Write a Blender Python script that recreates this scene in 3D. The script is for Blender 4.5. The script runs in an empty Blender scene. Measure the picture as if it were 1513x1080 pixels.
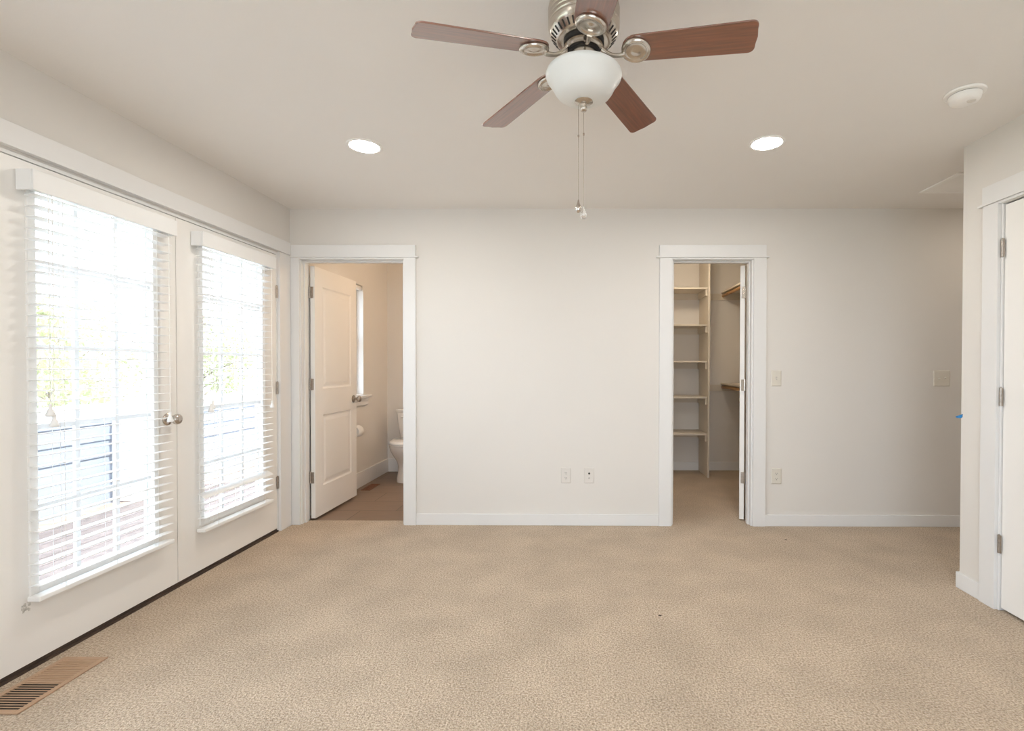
import bpy, bmesh, math, random
from mathutils import Vector, Matrix

scene = bpy.context.scene
C = scene.collection
PI = math.pi

# ------------------------------------------------------------------ camera
XL, XR, YB, H = -2.196, 2.148, 3.862, 2.44       # left wall, right wall, back wall, ceiling height
YR = 2.789                                       # end of the right wall (outside corner)
YREAR = -1.75                                    # wall behind the photographer
F_PX, YAW, PIT, ROL, SX, SY = 740.0, .0063, -.0114, .0016, 87.08, 9.6
cam_d = bpy.data.cameras.new('camera')
cam = bpy.data.objects.new('camera', cam_d); C.objects.link(cam)
cam_d.sensor_width = 36; cam_d.lens = F_PX / 1513 * 36
cam_d.shift_x = -SX / 1513; cam_d.shift_y = SY / 1513
cam_d.clip_start = .01; cam_d.clip_end = 300
_fw = Vector((-math.sin(YAW), math.cos(YAW), 0)); _r = Vector((math.cos(YAW), math.sin(YAW), 0)); _up = Vector((0, 0, 1))
_f = _fw * math.cos(PIT) + _up * math.sin(PIT); _u = _up * math.cos(PIT) - _fw * math.sin(PIT)
_r2 = _r * math.cos(ROL) + _u * math.sin(ROL); _u2 = _u * math.cos(ROL) - _r * math.sin(ROL)
M4 = Matrix((_r2, _u2, -_f)).transposed().to_4x4(); M4.translation = Vector((0, 0, 1.2295))
cam.matrix_world = M4
scene.camera = cam

# ------------------------------------------------------------------ view, world, sun, daylight
vs = scene.view_settings
scene.display_settings.display_device = 'sRGB'
vs.view_transform = 'Standard'; vs.look = 'None'; vs.gamma = 1.0; vs.use_curve_mapping = False
vs.exposure = 1.15
scene.cycles.max_bounces = 14; scene.cycles.diffuse_bounces = 9; scene.cycles.glossy_bounces = 5
scene.cycles.transparent_max_bounces = 24; scene.cycles.transmission_bounces = 6
scene.cycles.sample_clamp_indirect = 6.0
scene.cycles.use_denoising = True

SKY = 3.0
w = bpy.data.worlds.new('world'); scene.world = w; w.use_nodes = True
wn, wl = w.node_tree.nodes, w.node_tree.links
wn.clear()
wo = wn.new('ShaderNodeOutputWorld'); wb = wn.new('ShaderNodeBackground')
tc = wn.new('ShaderNodeTexCoord'); sep = wn.new('ShaderNodeSeparateXYZ'); wr = wn.new('ShaderNodeValToRGB')
wmap = wn.new('ShaderNodeMapRange')
wmap.inputs[1].default_value = -1; wmap.inputs[2].default_value = 1
wl.new(tc.outputs['Generated'], sep.inputs[0]); wl.new(sep.outputs[2], wmap.inputs[0]); wl.new(wmap.outputs[0], wr.inputs[0])
cr = wr.color_ramp
cr.elements[0].position = 0.0; cr.elements[0].color = (.80, .83, .86, 1)
cr.elements[1].position = 1.0; cr.elements[1].color = (.74, .90, 1.12, 1)
e = cr.elements.new(.44); e.color = (.90, .96, 1.06, 1)
e = cr.elements.new(.52); e.color = (.91, 1.0, 1.16, 1)
wl.new(wr.outputs[0], wb.inputs[0]); wb.inputs[1].default_value = SKY
wl.new(wb.outputs[0], wo.inputs[0])

sun_d = bpy.data.lights.new('sun', 'SUN'); sun_d.energy = 6.0; sun_d.angle = math.radians(1.5); sun_d.color = (1, .96, .88)
sun = bpy.data.objects.new('sun', sun_d); C.objects.link(sun)
sun.rotation_euler = Vector((-.55, -.22, -.8)).to_track_quat('-Z', 'Y').to_euler()
sun.location = (6, 3, 9)


def portal(name, loc, normal, sx, sz):
    d = bpy.data.lights.new(name, 'AREA'); d.shape = 'RECTANGLE'; d.size = sx; d.size_y = sz
    d.cycles.is_portal = True
    o = bpy.data.objects.new(name, d); C.objects.link(o); o.location = loc
    o.rotation_euler = Vector(normal).to_track_quat('-Z', 'Z').to_euler()
    return o


portal('daylight_portal', (-2.40, 2.31, 1.13), (1, 0, 0), .62, 1.72)
portal('daylight_portal', (-2.40, 3.23, 1.13), (1, 0, 0), .62, 1.72)
portal('daylight_portal', (.2, YREAR - .17, 1.25), (0, 1, 0), 2.5, 2.0)
portal('daylight_portal', (-2.40, .60, 1.325), (1, 0, 0), 1.8, 1.75)
portal('daylight_portal', (-2.40, 4.85, 1.50), (1, 0, 0), .72, 1.16)

# ------------------------------------------------------------------ materials


def mat(name, color, rough=.5, metal=0.0, bump=None, spec=.5, coat=0.0, vary=None):
    m = bpy.data.materials.new(name); m.use_nodes = True
    n, l = m.node_tree.nodes, m.node_tree.links
    b = n['Principled BSDF']
    b.inputs['Base Color'].default_value = (*color, 1); b.inputs['Roughness'].default_value = rough
    b.inputs['Metallic'].default_value = metal; b.inputs['Specular IOR Level'].default_value = spec
    b.inputs['Coat Weight'].default_value = coat; b.inputs['Coat Roughness'].default_value = .15
    t = n.new('ShaderNodeTexCoord')
    sc, amt = vary or (3.0, .03)
    nz = n.new('ShaderNodeTexNoise'); nz.inputs['Scale'].default_value = sc; nz.inputs['Detail'].default_value = 4
    l.new(t.outputs['Object'], nz.inputs['Vector'])
    rp = n.new('ShaderNodeValToRGB')
    rp.color_ramp.elements[0].position = .3; rp.color_ramp.elements[1].position = .7
    rp.color_ramp.elements[0].color = (*[c * (1 - amt) for c in color], 1)
    rp.color_ramp.elements[1].color = (*[min(1, c * (1 + amt)) for c in color], 1)
    l.new(nz.outputs[0], rp.inputs[0]); l.new(rp.outputs[0], b.inputs['Base Color'])
    if bump:
        bs, bd = bump
        n2 = n.new('ShaderNodeTexNoise'); n2.inputs['Scale'].default_value = bs; n2.inputs['Detail'].default_value = 3
        bp = n.new('ShaderNodeBump'); bp.inputs['Strength'].default_value = bd; bp.inputs['Distance'].default_value = .002
        l.new(t.outputs['Object'], n2.inputs['Vector']); l.new(n2.outputs[0], bp.inputs['Height'])
        l.new(bp.outputs[0], b.inputs['Normal'])
    return m


WALL = mat('wall_paint', (.715, .685, .645), .75, bump=(140, .12), vary=(1.2, .012))
CEIL = mat('ceiling_paint', (.81, .785, .755), .9, bump=(120, .15), vary=(1.2, .012))
TRIM = mat('white_trim_paint', (.75, .742, .73), .42, vary=(2, .01))
DOORW = mat('white_door_paint', (.83, .81, .78), .38, vary=(2, .01))
BLIND = mat('white_blind', (.86, .86, .85), .45, vary=(4, .01))
NICKEL = mat('brushed_nickel', (.60, .55, .49), .24, 1.0, vary=(30, .06))
CHROME = mat('satin_nickel_knob', (.62, .57, .52), .16, 1.0, vary=(20, .04))
HINGE = mat('hinge_metal', (.45, .40, .35), .38, 1.0, vary=(60, .15))
DARK = mat('dark_slot', (.025, .022, .02), .7)
BRONZE = mat('bronze_sill', (.075, .052, .04), .5, .3, vary=(25, .2))
PLATE = mat('ivory_plate', (.68, .64, .565), .4)
PLATEW = mat('white_plate', (.70, .665, .62), .4)
TAN = mat('tan_register', (.47, .31, .20), .5, .15, vary=(30, .05))
TAND = mat('dark_tan_damper', (.30, .19, .115), .6)
PORC = mat('porcelain', (.80, .77, .73), .12, coat=.4)
ROLL = mat('toilet_paper', (.85, .83, .80), .9)
RODW = mat('closet_rod_wood', (.46, .25, .10), .45, vary=(18, .15))
SHELF = mat('shelf_paint', (.66, .60, .51), .55)
PLASTIC = mat('white_plastic', (.90, .885, .86), .45)
GREY = mat('grey_plastic', (.50, .47, .44), .5)
TAPE = mat('blue_tape', (.01, .17, .42), .6)
SCUFF = mat('scuff_paint', (.60, .58, .54), .7, vary=(90, .3))
LINT = mat('dark_lint', (.06, .045, .035), .9)
CORD = mat('cord', (.83, .82, .79), .7)
DECK = mat('deck_board', (.25, .18, .15), .7, vary=(14, .2))
SIDING = mat('blue_grey_siding', (.20, .22, .265), .7, vary=(4, .05))
EXTW = mat('exterior_white', (.80, .80, .80), .6)
BARK = mat('bark', (.24, .20, .16), .9, bump=(30, .8), vary=(12, .3))
GRASS = mat('grass', (.19, .20, .13), .9, vary=(3, .3))
RUST = mat('rusty_register', (.20, .085, .045), .6, .2, vary=(50, .3))


def leaf_mat(name, c):
    m = mat(name, c, .6, vary=(2.5, .35))
    n, l = m.node_tree.nodes, m.node_tree.links
    b = n['Principled BSDF']; out = n['Material Output']
    tr = n.new('ShaderNodeBsdfTranslucent'); tr.inputs[0].default_value = (c[0] * 1.3, c[1] * 1.3, c[2] * 1.1, 1)
    mx = n.new('ShaderNodeMixShader'); mx.inputs[0].default_value = .4
    l.new(b.outputs[0], mx.inputs[1]); l.new(tr.outputs[0], mx.inputs[2]); l.new(mx.outputs[0], out.inputs[0])
    return m


LEAF1 = leaf_mat('leaf_light', (.38, .385, .25))
LEAF2 = leaf_mat('leaf_mid', (.33, .34, .23))


def glass_mat():
    m = bpy.data.materials.new('window_glass'); m.use_nodes = True
    n, l = m.node_tree.nodes, m.node_tree.links; n.clear()
    o = n.new('ShaderNodeOutputMaterial'); mx = n.new('ShaderNodeMixShader'); lw = n.new('ShaderNodeLayerWeight')
    lw.inputs[0].default_value = .5
    pw = n.new('ShaderNodeMath'); pw.operation = 'POWER'; pw.inputs[1].default_value = 5
    fr = n.new('ShaderNodeMath'); fr.operation = 'MULTIPLY_ADD'; fr.inputs[1].default_value = .85; fr.inputs[2].default_value = .03
    l.new(lw.outputs['Facing'], pw.inputs[0]); l.new(pw.outputs[0], fr.inputs[0])
    t = n.new('ShaderNodeBsdfTransparent'); t.inputs[0].default_value = (.94, .96, .95, 1)
    g = n.new('ShaderNodeBsdfGlossy'); g.inputs['Roughness'].default_value = .02
    l.new(fr.outputs[0], mx.inputs[0]); l.new(t.outputs[0], mx.inputs[1]); l.new(g.outputs[0], mx.inputs[2]); l.new(mx.outputs[0], o.inputs[0])
    return m


GLASS = glass_mat()
CRYSTAL = bpy.data.materials.new('crystal'); CRYSTAL.use_nodes = True
_b = CRYSTAL.node_tree.nodes['Principled BSDF']; _b.inputs['Transmission Weight'].default_value = 1; _b.inputs['Roughness'].default_value = .03
_b.inputs['IOR'].default_value = 1.5; _b.inputs['Base Color'].default_value = (.97, .97, .96, 1)


def bowl_mat():
    m = mat('frosted_bowl_glass', (.87, .87, .85), .42, vary=(6, .02), coat=.1)
    n, l = m.node_tree.nodes, m.node_tree.links
    tr = n.new('ShaderNodeBsdfTranslucent'); tr.inputs[0].default_value = (.86, .88, .86, 1)
    mx = n.new('ShaderNodeMixShader'); mx.inputs[0].default_value = .25
    l.new(n['Principled BSDF'].outputs[0], mx.inputs[1]); l.new(tr.outputs[0], mx.inputs[2])
    l.new(mx.outputs[0], n['Material Output'].inputs[0])
    return m


BOWL = bowl_mat()


def emit(name, color, s):
    m = bpy.data.materials.new(name); m.use_nodes = True
    n, l = m.node_tree.nodes, m.node_tree.links; n.clear()
    o = n.new('ShaderNodeOutputMaterial'); em = n.new('ShaderNodeEmission')
    em.inputs[0].default_value = (*color, 1); em.inputs[1].default_value = s
    l.new(em.outputs[0], o.inputs[0]); return m


LED = emit('recessed_lens', (1, .95, .88), 88)
WARM = emit('warm_globe', (1, .72, .46), 32)
CLOSET_FILL = emit('closet_fill_globe', (1, .84, .64), 26)  # glow of the added closet fill light


def wood_mat():
    m = bpy.data.materials.new('cherry_blade'); m.use_nodes = True
    n, l = m.node_tree.nodes, m.node_tree.links; b = n['Principled BSDF']
    t = n.new('ShaderNodeTexCoord'); mp = n.new('ShaderNodeMapping'); mp.inputs['Scale'].default_value = (3, 60, 20)
    nz = n.new('ShaderNodeTexNoise'); nz.inputs['Scale'].default_value = 2.2; nz.inputs['Detail'].default_value = 5; nz.inputs['Distortion'].default_value = .5
    rp = n.new('ShaderNodeValToRGB')
    rp.color_ramp.elements[0].position = .30; rp.color_ramp.elements[0].color = (.12, .029, .010, 1)
    rp.color_ramp.elements[1].position = .70; rp.color_ramp.elements[1].color = (.22, .056, .020, 1)
    l.new(t.outputs['Object'], mp.inputs[0]); l.new(mp.outputs[0], nz.inputs[0]); l.new(nz.outputs[0], rp.inputs[0]); l.new(rp.outputs[0], b.inputs['Base Color'])
    b.inputs['Roughness'].default_value = .40; b.inputs['Specular IOR Level'].default_value = .6
    b.inputs['Coat Weight'].default_value = 1.0; b.inputs['Coat Roughness'].default_value = .20; b.inputs['Coat IOR'].default_value = 2.2
    return m


WOOD = wood_mat()


def carpet_mat():
    m = bpy.data.materials.new('beige_carpet'); m.use_nodes = True
    n, l = m.node_tree.nodes, m.node_tree.links; b = n['Principled BSDF']
    t = n.new('ShaderNodeTexCoord')
    n1 = n.new('ShaderNodeTexNoise'); n1.inputs['Scale'].default_value = 125; n1.inputs['Detail'].default_value = 3; n1.inputs['Roughness'].default_value = .65
    n2 = n.new('ShaderNodeTexNoise'); n2.inputs['Scale'].default_value = 3.5; n2.inputs['Detail'].default_value = 4
    v = n.new('ShaderNodeTexVoronoi'); v.inputs['Scale'].default_value = 170
    for x in (n1, n2, v): l.new(t.outputs['Object'], x.inputs['Vector'])
    r1 = n.new('ShaderNodeValToRGB'); r1.color_ramp.elements[0].position = .34; r1.color_ramp.elements[1].position = .66
    r1.color_ramp.elements[0].color = (.30, .225, .155, 1); r1.color_ramp.elements[1].color = (.70, .59, .46, 1)
    em = r1.color_ramp.elements.new(.5); em.color = (.52, .415, .31, 1)
    l.new(n1.outputs[0], r1.inputs[0])
    r2 = n.new('ShaderNodeValToRGB'); r2.color_ramp.elements[0].position = .35; r2.color_ramp.elements[1].position = .65
    r2.color_ramp.elements[0].color = (.90, .89, .88, 1); r2.color_ramp.elements[1].color = (1.06, 1.05, 1.04, 1)
    l.new(n2.outputs[0], r2.inputs[0])
    mx = n.new('ShaderNodeMix'); mx.data_type = 'RGBA'; mx.blend_type = 'MULTIPLY'; mx.inputs[0].default_value = 1
    l.new(r1.outputs[0], mx.inputs[6]); l.new(r2.outputs[0], mx.inputs[7]); l.new(mx.outputs[2], b.inputs['Base Color'])
    ad = n.new('ShaderNodeMath'); ad.operation = 'ADD'; l.new(n1.outputs[0], ad.inputs[0]); l.new(v.outputs['Distance'], ad.inputs[1])
    bp = n.new('ShaderNodeBump'); bp.inputs['Strength'].default_value = .7; bp.inputs['Distance'].default_value = .006
    l.new(ad.outputs[0], bp.inputs['Height']); l.new(bp.outputs[0], b.inputs['Normal'])
    b.inputs['Roughness'].default_value = 1; b.inputs['Specular IOR Level'].default_value = .05
    b.inputs['Sheen Weight'].default_value = .15
    return m


CARPET = carpet_mat()


def tile_mat():
    m = bpy.data.materials.new('plank_tile'); m.use_nodes = True
    n, l = m.node_tree.nodes, m.node_tree.links; b = n['Principled BSDF']
    t = n.new('ShaderNodeTexCoord')
    br = n.new('ShaderNodeTexBrick'); br.inputs['Scale'].default_value = 1.0
    br.inputs['Brick Width'].default_value = .61; br.inputs['Row Height'].default_value = .305; br.inputs['Mortar Size'].default_value = .003
    br.inputs['Color1'].default_value = (.22, .15, .105, 1); br.inputs['Color2'].default_value = (.26, .18, .13, 1); br.inputs['Mortar'].default_value = (.10, .075, .055, 1)
    mp = n.new('ShaderNodeMapping'); mp.inputs['Scale'].default_value = (4, 60, 1)
    nz = n.new('ShaderNodeTexNoise'); nz.inputs['Scale'].default_value = 1.5; nz.inputs['Detail'].default_value = 4
    l.new(t.outputs['Object'], br.inputs['Vector']); l.new(t.outputs['Object'], mp.inputs[0]); l.new(mp.outputs[0], nz.inputs[0])
    rp = n.new('ShaderNodeValToRGB'); rp.color_ramp.elements[0].color = (.7, .7, .7, 1); rp.color_ramp.elements[1].color = (1.2, 1.2, 1.2, 1)
    l.new(nz.outputs[0], rp.inputs[0])
    mx = n.new('ShaderNodeMix'); mx.data_type = 'RGBA'; mx.blend_type = 'MULTIPLY'; mx.inputs[0].default_value = 1
    l.new(br.outputs[0], mx.inputs[6]); l.new(rp.outputs[0], mx.inputs[7]); l.new(mx.outputs[2], b.inputs['Base Color'])
    b.inputs['Roughness'].default_value = .45
    return m


TILE = tile_mat()

# ------------------------------------------------------------------ mesh helpers


class MB:
    def __init__(s): s.bm = bmesh.new()

    def box(s, x0, x1, y0, y1, z0, z1, M=None):
        x0, x1 = sorted((x0, x1)); y0, y1 = sorted((y0, y1)); z0, z1 = sorted((z0, z1))
        v = [s.bm.verts.new(((M @ Vector(p)) if M else p)) for p in
             ((x0, y0, z0), (x1, y0, z0), (x1, y1, z0), (x0, y1, z0), (x0, y0, z1), (x1, y0, z1), (x1, y1, z1), (x0, y1, z1))]
        for f in ((0, 3, 2, 1), (4, 5, 6, 7), (0, 1, 5, 4), (1, 2, 6, 5), (2, 3, 7, 6), (3, 0, 4, 7)):
            s.bm.faces.new([v[i] for i in f])
        return s

    def lathe(s, prof, origin=(0, 0, 0), axis='Z', seg=40, M=None, sx=1, sy=1):
        """prof: (radius, height) list from one end to the other; zero radii close it."""
        o = Vector(origin)

        def P(r, h, a):
            x, y = r * math.cos(a) * sx, r * math.sin(a) * sy
            p = {'Z': Vector((x, y, h)), 'X': Vector((h, x, y)), 'Y': Vector((y, h, x))}[axis] + o
            return (M @ p) if M else p
        rings = []
        for r, h in prof:
            if r < 1e-6: rings.append([s.bm.verts.new(P(0, h, 0))])
            else: rings.append([s.bm.verts.new(P(r, h, 2 * PI * i / seg)) for i in range(seg)])
        for a, b in zip(rings, rings[1:]):
            if len(a) == 1 and len(b) == 1: continue
            for i in range(seg):
                j = (i + 1) % seg
                if len(a) == 1: s.bm.faces.new((a[0], b[j], b[i]))
                elif len(b) == 1: s.bm.faces.new((a[i], a[j], b[0]))
                else: s.bm.faces.new((a[i], a[j], b[j], b[i]))
        return s

    def tube(s, pts, r, seg=8, M=None):
        pts = [Vector(p) for p in pts]
        rs = r if isinstance(r, (list, tuple)) else [r] * len(pts)
        rings = []
        for i, p in enumerate(pts):
            t = (pts[min(i + 1, len(pts) - 1)] - pts[max(i - 1, 0)]).normalized()
            a = Vector((0, 0, 1)) if abs(t.z) < .9 else Vector((1, 0, 0))
            n1 = t.cross(a).normalized(); n2 = t.cross(n1)
            ring = []
            for k in range(seg):
                q = p + (n1 * math.cos(2 * PI * k / seg) + n2 * math.sin(2 * PI * k / seg)) * rs[i]
                ring.append(s.bm.verts.new((M @ q) if M else q))
            rings.append(ring)
        for a, b in zip(rings, rings[1:]):
            for k in range(seg):
                s.bm.faces.new((a[k], a[(k + 1) % seg], b[(k + 1) % seg], b[k]))
        s.bm.faces.new(rings[0][::-1]); s.bm.faces.new(rings[-1])
        return s

    def loft(s, rings, M=None, close=True):
        R = [[s.bm.verts.new((M @ Vector(p)) if M else Vector(p)) for p in ring] for ring in rings]
        n = len(R[0])
        for a, b in zip(R, R[1:]):
            for k in range(n): s.bm.faces.new((a[k], a[(k + 1) % n], b[(k + 1) % n], b[k]))
        if close: s.bm.faces.new(R[0][::-1]); s.bm.faces.new(R[-1])
        return s

    def prism(s, outline, z0, z1, M=None):
        return s.loft([[(x, y, z0) for x, y in outline], [(x, y, z1) for x, y in outline]], M)

    def mesh(s, name, m, off=None, smooth=None):
        bmesh.ops.recalc_face_normals(s.bm, faces=s.bm.faces)
        if off: bmesh.ops.translate(s.bm, vec=-Vector(off), verts=s.bm.verts)
        me = bpy.data.meshes.new(name); s.bm.to_mesh(me); s.bm.free()
        me.materials.append(m)
        if smooth:
            for p in me.polygons: p.use_smooth = True
            me.set_sharp_from_angle(angle=math.radians(smooth))
        return me


def obj(name, mb, m, parent=None, off=None, smooth=None, bevel=0, loc=None, local=False):
    """A mesh object. World coordinates in mb; children are moved into the parent's frame (unless local)."""
    if parent is not None and not local:
        p, v = parent, Vector((0, 0, 0))
        while p: v += p.location; p = p.parent
        off = v
    o = bpy.data.objects.new(name, mb.mesh(name, m, off, smooth)); C.objects.link(o)
    if parent is not None: o.parent = parent
    elif off: o.location = off
    if bevel:
        md = o.modifiers.new('bevel', 'BEVEL'); md.width = bevel; md.segments = 2; md.limit_method = 'ANGLE'
    return o


def tag(o, label=None, cat=None, group=None, kind=None):
    if label: o['label'] = label
    if cat: o['category'] = cat
    if group: o['group'] = group
    if kind: o['kind'] = kind
    return o


def thing(name, label, cat, loc, rotz=0, group=None, kind=None):
    o = bpy.data.objects.new(name, None); C.objects.link(o); o.location = loc; o.rotation_euler = (0, 0, rotz)
    o.empty_display_size = .05
    return tag(o, label, cat, group, kind)


def struct(name, mb, m, label, cat, off=None, bevel=0, smooth=None):
    return tag(obj(name, mb, m, off=off, bevel=bevel, smooth=smooth), label, cat, kind='structure')


def dup_tree(o, parent=None):
    c = o.copy(); C.objects.link(c)
    if parent is not None: c.parent = parent
    for ch in list(o.children): dup_tree(ch, c)
    return c


# ------------------------------------------------------------------ room shell
CLX0, CLX1, CLY = .35, 2.05, 5.935          # closet
BAX1, BAY = -.15, 5.875                     # bathroom right wall, far wall
T = .115                                    # partition thickness
YB2 = YB + T
HX = 3.75                                   # far end of the hall recess
XLO = XL - .155                             # outer face of the exterior wall

OB = (-2.108, -1.322, 2.045)                # bathroom doorway (jamb to jamb, head)
OC = (.762, 1.363, 2.045)                   # closet doorway
ROB = (OB[0] - .018, OB[1] + .018, OB[2] + .018)
ROC = (OC[0] - .018, OC[1] + .018, OC[2] + .018)

b = MB()
b.box(XL, HX, YREAR, YB, -.12, 0)
b.box(ROC[0], ROC[1], YB, YB2, -.12, 0)
b.box(CLX0, CLX1, YB2, CLY, -.12, 0)
b.box(OB[0] - .018, OB[1] + .018, YB, YB + .1, -.12, 0)
struct('floor', b, CARPET, 'beige speckled cut-pile carpet covering the bedroom and closet floor', 'floor')
b = MB(); b.box(XL, BAX1, YB2, BAY, -.12, -.012); b.box(OB[0] - .018, OB[1] + .018, YB + .1, YB2, -.12, -.012)
struct('floor_bathroom', b, TILE, 'brown plank tile floor seen through the bathroom doorway', 'floor')

b = MB(); b.box(XLO, HX + .15, YREAR - .15, CLY + .15, H, H + .12)
struct('ceiling', b, CEIL, 'flat warm off-white ceiling', 'ceiling')

# exterior wall on the left: French door opening, bathroom window opening
DY0, DYM, DY1 = 1.840, 2.755, 3.684         # French doors: near edge, meeting line, hinge edge
FO = (DY0 - .03, DY1 + .028, 2.066)         # rough opening
WY0, WY1, WZ0, WZ1 = 4.50, 5.205, .93, 2.06
b = MB()
LW = (-.30, 1.50, .45, 2.20)                # unseen window added in the left wall to let in side daylight
b.box(XLO, XL, YREAR - .15, LW[0], 0, H); b.box(XLO, XL, LW[1], FO[0], 0, H)
b.box(XLO, XL, LW[0], LW[1], 0, LW[2]); b.box(XLO, XL, LW[0], LW[1], LW[3], H)
b.box(XLO, XL, FO[1], WY0, 0, H)
b.box(XLO, XL, FO[0], FO[1], FO[2], H)
b.box(XLO, XL, WY0, WY1, 0, WZ0)
b.box(XLO, XL, WY0, WY1, WZ1, H)
b.box(XLO, XL, WY1, CLY + .15, 0, H)
b.box(XLO, XL, YREAR - .15, FO[0], -.12, 0); b.box(XLO, XL, FO[1], CLY + .15, -.12, 0)
struct('wall_left', b, WALL, 'greige painted left wall around the white French doors', 'wall')

b = MB()
b.box(XL, ROB[0], YB, YB2, 0, H); b.box(ROB[0], ROB[1], YB, YB2, ROB[2], H)
b.box(ROB[1], ROC[0], YB, YB2, 0, H); b.box(ROC[0], ROC[1], YB, YB2, ROC[2], H)
b.box(ROC[1], HX, YB, YB2, 0, H)
struct('wall_back', b, WALL, 'greige painted back wall with the bathroom and closet doorways', 'wall')

RO = (1.76, 2.545, 2.058)                   # doorway in the right wall
b = MB()
b.box(XR, XR + T, RO[1], YR, 0, H); b.box(XR, XR + T, RO[0], RO[1], RO[2], H); b.box(XR, XR + T, YREAR, RO[0], 0, H)
struct('wall_right', b, WALL, 'greige painted right wall ending in an outside corner', 'wall')
b = MB(); b.box(XR + T, HX, YR - T, YR, 0, H); b.box(HX, HX + T, YR - T, YB2, 0, H)
struct('wall_hall', b, WALL, 'side walls of the recess behind the right corner', 'wall')
b = MB(); b.box(XR + T, XR + 1.0, RO[0] - .4, RO[0] - .3, 0, H); b.box(XR + 1.0, XR + 1.1, RO[0] - .4, YR - T, 0, H)
struct('wall_entry', b, WALL, 'walls of the space behind the closed right hand door', 'wall')

RW = (-.88, 1.28, .25, 2.20)               # unseen window added in the rear wall, sized for daylight
b = MB()
b.box(XL, RW[0], YREAR - .15, YREAR, 0, H); b.box(RW[1], XR + T, YREAR - .15, YREAR, 0, H)
b.box(RW[0], RW[1], YREAR - .15, YREAR, 0, RW[2]); b.box(RW[0], RW[1], YREAR - .15, YREAR, RW[3], H)
struct('wall_rear', b, WALL, 'wall behind the photographer with an added wide window', 'wall')

b = MB()
b.box(XL, BAX1, BAY, BAY + T, -.012, H); b.box(BAX1, BAX1 + T, YB2, BAY + T, -.012, H)
struct('wall_bathroom', b, WALL, 'greige bathroom walls behind the toilet', 'wall')
b = MB()
b.box(CLX0 - T, CLX0, YB2, CLY, 0, H); b.box(CLX0 - T, CLX1 + T, CLY, CLY + T, 0, H); b.box(CLX1, CLX1 + T, YB2, CLY, 0, H)
struct('wall_closet', b, WALL, 'walls of the walk-in closet', 'wall')

# ------------------------------------------------------------------ baseboards
BH, BT = .088, .013
b = MB(); b.box(-1.219, .655, YB - BT, YB, 0, BH); b.box(1.471, HX, YB - BT, YB, 0, BH)
struct('baseboard_back', b, TRIM, 'white baseboard along the back wall', 'baseboard', bevel=.003)
b = MB(); b.box(XR - BT, XR, 2.636, YR + BT, 0, BH); b.box(XR, HX, YR, YR + BT, 0, BH)
b.box(XR - BT, XR, YREAR, 1.665, 0, BH)
struct('baseboard_right', b, TRIM, 'white baseboard wrapping the outside corner of the right wall', 'baseboard', bevel=.003)
b = MB(); b.box(XL, XL + BT, YREAR, 1.72, 0, BH)
struct('baseboard_left', b, TRIM, 'white baseboard on the near end of the left wall', 'baseboard', bevel=.003)
b = MB(); b.box(XL, XL + BT, YB2, BAY, -.012, .142); b.box(XL + BT, BAX1, BAY - BT, BAY, -.012, .142)
struct('baseboard_bathroom', b, TRIM, 'tall white baseboard in the bathroom', 'baseboard', bevel=.003)
b = MB(); b.box(CLX0, CLX1, CLY - BT, CLY, 0, .10)
struct('baseboard_closet', b, TRIM, 'white baseboard along the closet back wall', 'baseboard', bevel=.003)

# ------------------------------------------------------------------ door trim
CT = .018


def doorway_trim(name, o, cl, crr, hl, hr, label, far):
    """casing (cl..o, o..crr), header board and bead on the room side, plus jambs and stops."""
    b = MB()
    ci = o[0] - .008 if name == 'trim_1' else o[0] - .012
    b.box(cl, ci, YB - CT, YB, 0, 2.062)
    b.box(o[1] + .012, crr, YB - CT, YB, 0, 2.062)
    b.box(ci, o[1] + .012, YB - CT, YB, 2.05, 2.062)
    b.box(max(hl - .022, XL + .001), hr + .022, YB - CT - .010, YB, 2.062, 2.073)   # bead
    b.box(hl, hr, YB - CT - .004, YB, 2.073, 2.158)                 # header board
    # jambs
    b.box(o[0] - .018, o[0], YB, YB2, 0, o[2]); b.box(o[1], o[1] + .018, YB, YB2, 0, o[2])
    b.box(o[0] - .018, o[1] + .018, YB, YB2, o[2], o[2] + .018)
    # stops
    s0, s1 = YB + .035, YB2 - .04
    b.box(o[0], o[0] + .011, s0, s1, 0, o[2]); b.box(o[1] - .011, o[1], s0, s1, 0, o[2]); b.box(o[0] + .011, o[1] - .011, s0, s1, o[2] - .011, o[2])
    return struct(name, b, TRIM, label, 'door trim', bevel=.0015)


doorway_trim('trim_1', OB, XL + .002, -1.219, XL + .006, -1.219, 'white casing and header board around the bathroom doorway', YB2)
doorway_trim('trim_2', OC, .655, 1.471, .652, 1.468, 'white casing and header board around the closet doorway', YB2)

# French door frame and header
b = MB()
b.box(XL, XL + CT, FO[1] - .012, YB - CT - .006, 0, 2.074)          # far casing
b.box(XL, XL + CT, FO[0] - .10, FO[0] + .012, 0, 2.074)            # near casing
b.box(XL, XL + CT + .012, FO[0] - .12, YB - CT - .016, 2.074, 2.086)
b.box(XL, XL + CT + .004, FO[0] - .10, YB - CT - .006, 2.086, 2.169)
b.box(XLO, XL, DY1 + .004, FO[1], 0, FO[2]); b.box(XLO, XL, FO[0], DY0 - .004, 0, FO[2]); b.box(XLO, XL, DY0 - .004, DY1 + .004, 2.050, FO[2])
struct('trim_3', b, TRIM, 'white frame and long header board over the French doors', 'door trim', bevel=.0015)
b = MB(); b.box(XLO - .02, XL + .006, FO[0] + .026, FO[1] - .024, -.03, .012); b.box(XL - .040, XL - .004, DY0, DY1, .012, .024)
struct('trim_4', b, BRONZE, 'dark bronze threshold strip under the French doors', 'threshold')

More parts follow.
